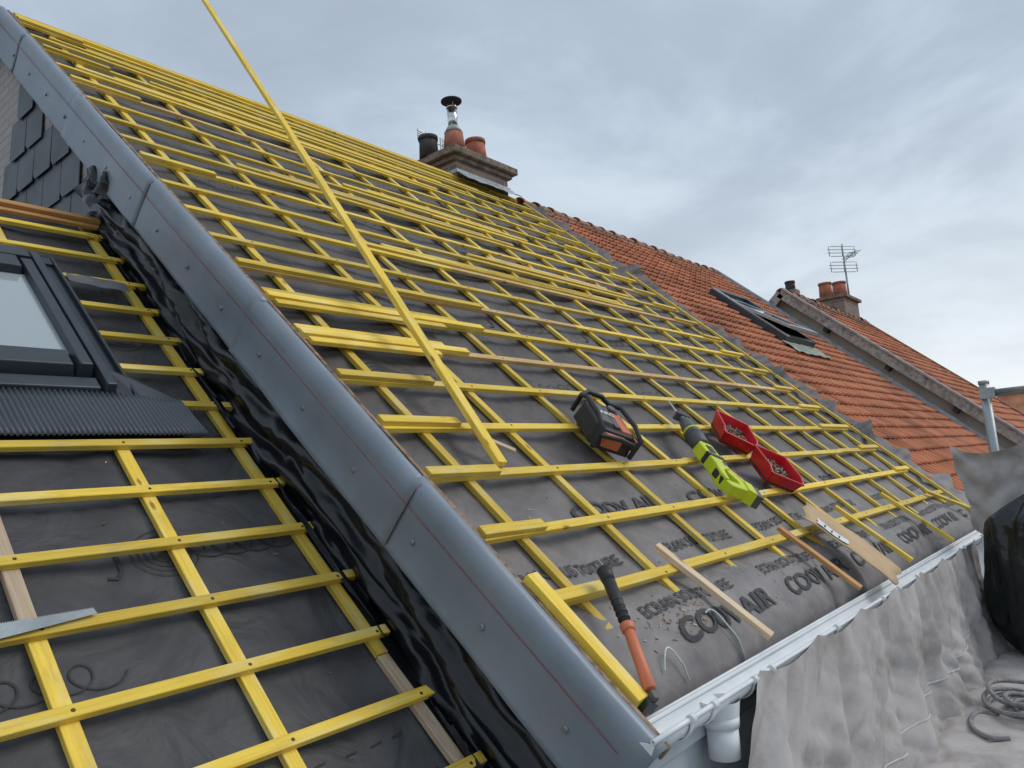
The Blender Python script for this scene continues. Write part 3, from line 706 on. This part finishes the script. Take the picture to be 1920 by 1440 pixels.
# ------------------------------------------------------------ job site radio
jr=empty('jobsite_radio'); F=frame(R(3.66,1.93,.0),math.radians(62))
mb=MB()
mb.prism([(-.19,-.12),(-.13,-.15),(.14,-.13),(.19,-.08),(.19,.07),(.13,.12),(-.13,.13),(-.19,.09)],.01,.13,BLKP,F,.10)
mb.obj('body',jr,bevel=.012,recalc=True)
mb=MB()
mb.prism([(-.15,-.10),(.05,-.11),(.07,-.035),(-.15,-.03)],.128,.142,ORP,F,.06); mb.prism([(-.19,-.04),(-.19,.07),(-.17,.09),(-.165,-.06)],.03,.115,ORP,F)
mb.prism([(-.17,-.145),(.10,-.15),(.10,-.135),(-.17,-.13)],.05,.115,ORP,F)
mb.obj('orange_panels',jr,bevel=.005,recalc=True)
mb=MB()
mb.prism([(-.13,.02),(.10,.02),(.12,.085),(-.12,.09)],.128,.15,GRYP,F,.08); mb.box((-.02,-.005,.135),(.22,.03,.02),GRYP,F)
mb.cyl((.10,-.06,.125),(.10,-.06,.155),.03,.027,GRYP,18,F); 
for s in(-1,1):
    mb.tube([F@Vector(p) for p in((-.2,s*.125,.02),(-.205,s*.13,.14),(-.1,s*.125,.17),(.1,s*.12,.17),(.2,s*.10,.13),(.205,s*.10,.02))],.015,BLKP,8)
mb.tube([F@Vector(p) for p in((.2,-.10,.13),(.235,-.05,.15),(.235,.05,.15),(.2,.10,.13))],.016,BLKP,8)
mb.tube([F@Vector(p) for p in((-.205,-.13,.1),(-.225,0,.12),(-.205,.13,.1))],.014,BLKP,8)
mb.obj('roll_cage',jr)
mb=MB(); printed('ARC',0,0,.05,.001,lambda a,b:0,lambda x,y,z:F@Vector((-.02+y,.07-x,.1535)),PAPER,mb); mb.obj('label',jr)
# ------------------------------------------------------------ red bins
def bin_(a,b,rot):
    e=empty('storage_bin'); F=frame(R(a,b,.0),rot)@Matrix.Rotation(math.radians(2),4,'Y')@Matrix.Scale(.90,4)
    m=MB(); w,l,h=.15,.17,.135; t=.009; hf=.11
    m.box((0,0,.004+t/2),(2*l-.06,2*w-.04,t),REDP,F)
    for s in(-1,1):
        P=[(-l+.03,s*(w-.02),.004),(l-.03,s*(w-.02),.004),(l,s*w,hf),(l-.07,s*w,h),(-l,s*w,h)]
        o=len(m.v)
        for p in P: m.v.append(F@Vector(p))
        for p in P: m.v.append(F@Vector((p[0],p[1]-s*t,p[2])))
        m.face([o+i for i in range(5)],REDP,.5); m.face([o+5+i for i in range(5)][::-1],REDP,.5)
        for i in range(5):
            j=(i+1)%5; m.face([o+i,o+j,o+5+j,o+5+i],REDP,.5)
        m.tube([F@Vector((-l,s*w,h)),F@Vector((l-.07,s*w,h)),F@Vector((l,s*w,hf))],.009,REDP,6)
    m.hexa([F@Vector(p) for p in((-l+.03,-w+.02,.004),(-l+.04,-w+.02,.004),(-l+.04,w-.02,.004),(-l+.03,w-.02,.004),(-l,-w,h),(-l+.01,-w,h),(-l+.01,w,h),(-l,w,h))],REDP)
    m.hexa([F@Vector(p) for p in((l-.04,-w+.02,.004),(l-.03,-w+.02,.004),(l-.03,w-.02,.004),(l-.04,w-.02,.004),(l-.012,-w,hf),(l,-w,hf),(l,w,hf),(l-.012,w,hf))],REDP)
    m.tube([F@Vector((-l,-w,h)),F@Vector((-l,w,h))],.009,REDP,6)
    m.tube([F@Vector((l,-w,hf)),F@Vector((l,w,hf))],.009,REDP,6)
    m.obj('tray',e,recalc=True)
    m=MB()
    m.box((0,0,.04),(2*l-.045,2*w-.03,.05),NAIL,F)
    for i in range(300):
        x=random.uniform(-.13,.12); y=random.uniform(-.11,.11); z=.068+random.random()*.015; q=random.uniform(0,6.3)
        m.cyl((x,y,z),(x+.03*math.cos(q),y+.03*math.sin(q),z+random.uniform(-.01,.012)),.004,.003,random.choice([NAIL,NAIL,ORG,STEEL]),5,F)
    m.obj('screws',e)
bin_(5.30,1.86,math.radians(226)); bin_(5.20,1.44,math.radians(236))
# ------------------------------------------------------------ cardboard
cb=empty('cardboard_sheet'); F=frame(R(4.93,.74,.02),math.radians(-80))
mb=MB(); 
def cf(u,v): return F@Vector((-.30+.60*u+.03*nz(v*3,1)-.06*v*(1-u),-.17+.34*v-.05*u,.05+.02*math.sin(u*2.6)+.012*nz(u*4,v*4)))
mb.grid(cf,frange(0,1,.1),frange(0,1,.1),CARD); mb.obj('sheet',cb,solid=.006)
mb=MB(); mb.grid(lambda u,v:cf(.12+.34*u,.08+.22*v)+N_*.008,frange(0,1,.2),frange(0,1,.2),PAPER); mb.obj('label',cb)
mb=MB()
for k in range(3):
    p=cf(.2+.08*k,.12)+N_*.011; q=cf(.2+.08*k,.22)+N_*.011; mb.bar(p,q,.008,.002,PRT)
mb.obj('label_print',cb)
for (a,b,sc,ph) in((2.52,.60,.12,0),(2.98,.64,.14,1.0)):
    mb=MB()
    pts=[R(a+sc*t*1.1,b+.09*math.sin(ph+t*3)-.07*t,ulh(a+sc*t*1.1,b+.09*math.sin(ph+t*3)-.07*t)+.012+.02*math.sin(t*3.1)) for t in frange(0,1,.06)]
    mb.tube(pts,.0035,PVCW,5)
    mb.obj('plastic_strap')
hs=empty('hand_saw'); F=frame(L(1.05,1.735,.012),math.pi)
mb=MB()
teeth=[]
for i in range(90): teeth+= [(.006+i*.006,-.016),(.009+i*.006,-.010)]
mb.prism([(0,.012)]+teeth+[(.55,-.01),(.55,.075)],0,.0015,STEEL,F)
mb.obj('blade',hs)
mb=MB()
mb.prism([(.54,-.01),(.60,-.03),(.68,.0),(.70,.09),(.66,.11),(.55,.085)],-.01,.02,ORP,F); mb.obj('handle',hs,bevel=.005)
# ------------------------------------------------------------ scaffold deck, sheet, rope, bag, post
mb=MB()
ZD=-1.62
mb.grid(lambda x,y:Vector((x,y,ZD+.04*nz(x*1.5,y*2)+.03*abs(nz(x*4,y*4,3)))),frange(-2,10,.08),frange(-1.6,1.35,.08),DECK)
sd=empty('scaffold'); mb.obj('deck_sheet',sd)
mb=MB(); mb.box((4,-.15,ZD-.12),(12,2.9,.08),OLDW); mb.obj('deck_boards',sd)
mb=MB()
def sheet(u,v):
    x=2.82+(7.35-2.82)*u
    x+= -.60*(1-u)**2*v**.8
    ph=(u*7)%1.0; sag=4*ph*(1-ph)
    top=GZ+.030-.045*sag
    z=top+(ZD+.02-top)*min(1,v/.85)
    y=GY-GR-.014-.05*v-.22*max(0,v-.5)**1.3
    k=min(1,v*2.5)
    w=u+.018*math.sin(v*5+u*8)+.05*v*nz(u*3,1,4)
    fold=.045*math.sin(w*40+3.5*nz(u*4,v*.6,5))*(.4+.6*v) +.022*math.sin(w*88+4*nz(u*5,v*.8,15))
    cre=.026*rdg(w*15,v*1.3,5)+.018*rdg(w*30+v*3.5,v*2.2,9)+.014*rdg(w*20-v*7,v*3.5,23)+.006*rdg(w*60+v*9,v*8,29)
    rad=.022*math.cos((ph-.5)*22*(1-v*.5))*math.exp(-v*4)
    y+= k*(fold+cre-.06)+min(1,v*8)*rad
    x+= k*.05*nz(u*9,v*2,8)
    z+= k*.015*nz(u*14,v*3,18)*(1-v)
    if v>.85: y-= (v-.85)*3.0; z+=.02+.04*abs(nz(u*15,v*12))
    return Vector((x,y,z))
mb.grid(sheet,frange(0,1,.003),frange(0,1,.014),TARP)
mb.obj('debris_sheet')
mb=MB()
pts=[sheet(u,.50+.25*(1-u))+Vector((0,-.006,0)) for u in frange(.12,.8,.006)]
for p,q in zip(pts[:-1],pts[1:]): mb.bar(p,q,.008,.003,SEAM,up=Vector((0,-1,.2)))
mb.obj('sheet_seam')
mb=MB()
def sheet2(u,v):
    y=1.30-1.1*u; x=7.25+.25*u+.05*math.sin(u*16+v*2)*min(1,v*2+.2)+.05*nz(u*6,v*5,2)+.03*rdg(u*5+v*2,v*2,5)
    z=.02+.05*nz(u*5,1,1)-.10*math.sin(min(1,u*2)*math.pi)-v*(.72-.15*u)
    return Vector((x,y+.03*nz(v*5,u*4,4)-.10*v*(1-u),z))
mb.grid(sheet2,frange(0,1,.015),frange(0,1,.03),TARP); mb.obj('debris_sheet.001')
mb=MB(); mb.cyl((7.55,1.02,ZD),(7.55,1.02,.52),.038,.038,STEEL,16); mb.cyl((7.55,1.02,.50),(7.55,1.02,.53),.042,.042,STEEL,16)
mb.cyl((7.55,1.02,.42),(7.55,-1.4,.42),.03,.03,STEEL,14); mb.box((7.55,1.0,.42),(.11,.11,.09),STEEL)
mb.cyl((7.55,-1.4,-7),(7.55,-1.4,.6),.035,.035,STEEL,12); mb.cyl((7.55,1.02,-7),(7.55,1.02,ZD-.2),.035,.035,STEEL,12)
mb.obj('tubes',sd)
mb=MB()
def bagf(u,v):
    q=u*2*math.pi; p=v*math.pi
    cx,sx=math.cos(q),math.sin(q)
    r=.37*(1+.25*nz(cx*1.3,sx*1.3,p*1.0)+.10*rdg(cx*2.5,sx*2.5,p*.8)+.05*rdg(cx*6,sx*6,p*2))
    sp=math.sin(p)**.7
    if v<.25: sp*= .25+.75*(v/.25)**1.3
    return Vector((7.02+r*sp*cx+.10*(1-v),.74+r*sp*sx,-1.02+.62*math.cos(p)*(1+.08*nz(cx*2,sx*2,1))))
mb.grid(bagf,frange(0,1,.01),frange(0,1,.02),BAG); mb.obj('rubbish_bag')
mb=MB()
pts=[]
for i in range(420):
    t=i/420*7*2*math.pi; r=.17+.06*math.sin(t*.37)+.03*math.sin(t*1.7)
    pts.append(Vector((5.5+r*1.15*math.cos(t)+.05*math.sin(t*.21),.72+r*math.sin(t)+.05*math.cos(t*.33),ZD+.06+.012*(i/60)+.015*math.sin(t*2.3))))
mb.tube(pts,.014,ROPE,7)
mb.tube([Vector((5.3-.25*t+.1*math.sin(t*4),.9+.12*math.sin(t*2.6),ZD+.06)) for t in frange(0,1.6,.05)],.014,ROPE,7)
mb.obj('rope_coil')
mb=MB(); mb.poly([Vector((-1500,-1500,-7)),Vector((1500,-1500,-7)),Vector((1500,1500,-7)),Vector((-1500,1500,-7))],GRND); mb.obj('ground')
# ------------------------------------------------------------ camera
f=1439.0
e=Vector((1195,88,f)).normalized(); s=Vector((-1625,-1461,f)); s=(s-e*s.dot(e)).normalized(); n=e.cross(s)
h=s*CT-n*ST; u=s*ST+n*CT
right=Vector((e.x,h.x,u.x)); down=Vector((e.y,h.y,u.y)); fwd=Vector((e.z,h.z,u.z))
cam=bpy.data.cameras.new('camera'); co=bpy.data.objects.new('camera',cam); scene.collection.objects.link(co)
m=Matrix.Identity(4)
for i in range(3): m[i][0]=right[i]; m[i][1]=-down[i]; m[i][2]=-fwd[i]
co.matrix_world=m; cam.sensor_width=36; cam.lens=36*f/1920; cam.clip_start=.02; cam.clip_end=5000
scene.camera=co
# ------------------------------------------------------------ light
sun=bpy.data.lights.new('sun','SUN'); sun.energy=1.2; sun.angle=math.radians(28); sun.color=(1,.95,.88)
so=bpy.data.objects.new('sun',sun); scene.collection.objects.link(so)
sd_=Vector((.55,-.55,.75)).normalized(); so.rotation_euler=sd_.to_track_quat('Z','Y').to_euler()
w=bpy.data.worlds.new('World'); scene.world=w; w.use_nodes=True; nt=w.node_tree; LK=nt.links
bg=nt.nodes['Background']
sky=nt.nodes.new('ShaderNodeTexSky'); sky.sky_type='NISHITA'; sky.sun_disc=False; sky.sun_elevation=math.asin(sd_.z); sky.sun_rotation=math.atan2(sd_.x,sd_.y)
tc=nt.nodes.new('ShaderNodeTexCoord'); sx=nt.nodes.new('ShaderNodeSeparateXYZ'); LK.new(tc.outputs['Generated'],sx.inputs[0])
def mth(op,a,b=None,c=None):
    q=nt.nodes.new('ShaderNodeMath'); q.operation=op
    for i,v in enumerate((a,b,c)):
        if v is None: continue
        if isinstance(v,(int,float)): q.inputs[i].default_value=v
        else: LK.new(v,q.inputs[i])
    return q.outputs[0]
zc=mth('MAXIMUM',sx.outputs[2],0.0); den=mth('ADD',zc,.16)
px=mth('DIVIDE',sx.outputs[0],den); py=mth('DIVIDE',sx.outputs[1],den)
cb_=nt.nodes.new('ShaderNodeCombineXYZ'); LK.new(px,cb_.inputs[0]); LK.new(py,cb_.inputs[1])
n1=nt.nodes.new('ShaderNodeTexNoise'); n1.inputs['Scale'].default_value=1.5; n1.inputs['Detail'].default_value=9; n1.inputs['Roughness'].default_value=.55; n1.inputs['Distortion'].default_value=.35; LK.new(cb_.outputs[0],n1.inputs['Vector'])
r1=ramp(nt,[(.30,(.42,.50,.605)),(.44,(.48,.57,.68)),(.56,(.60,.70,.81)),(.70,(.70,.80,.90))]); LK.new(n1.outputs['Fac'],r1.inputs['Fac'])
hz=nt.nodes.new('ShaderNodeMapRange'); LK.new(zc,hz.inputs[0]); hz.inputs[1].default_value=.0; hz.inputs[2].default_value=.42; hz.inputs[3].default_value=1; hz.inputs[4].default_value=0
hp=mth('POWER',hz.outputs[0],1.6)
bx=nt.nodes.new('ShaderNodeMapRange'); LK.new(sx.outputs[0],bx.inputs[0]); bx.inputs[1].default_value=.2; bx.inputs[2].default_value=1; bx.inputs[3].default_value=.35; bx.inputs[4].default_value=1.0
fac=mth('MULTIPLY',hp,bx.outputs[0])
mx=nt.nodes.new('ShaderNodeMixRGB'); LK.new(fac,mx.inputs[0]); LK.new(r1.outputs[0],mx.inputs[1]); mx.inputs[2].default_value=(1.0,1.04,1.06,1)
sc=nt.nodes.new('ShaderNodeVectorMath'); sc.operation='SCALE'; LK.new(sky.outputs[0],sc.inputs[0]); sc.inputs['Scale'].default_value=.1
mx2=nt.nodes.new('ShaderNodeMixRGB'); mx2.inputs[0].default_value=.93; LK.new(sc.outputs[0],mx2.inputs[1]); LK.new(mx.outputs[0],mx2.inputs[2])
LK.new(mx2.outputs[0],bg.inputs['Color']); bg.inputs['Strength'].default_value=1.0
scene.view_settings.view_transform='Standard'; scene.view_settings.look='None'; scene.view_settings.exposure=0
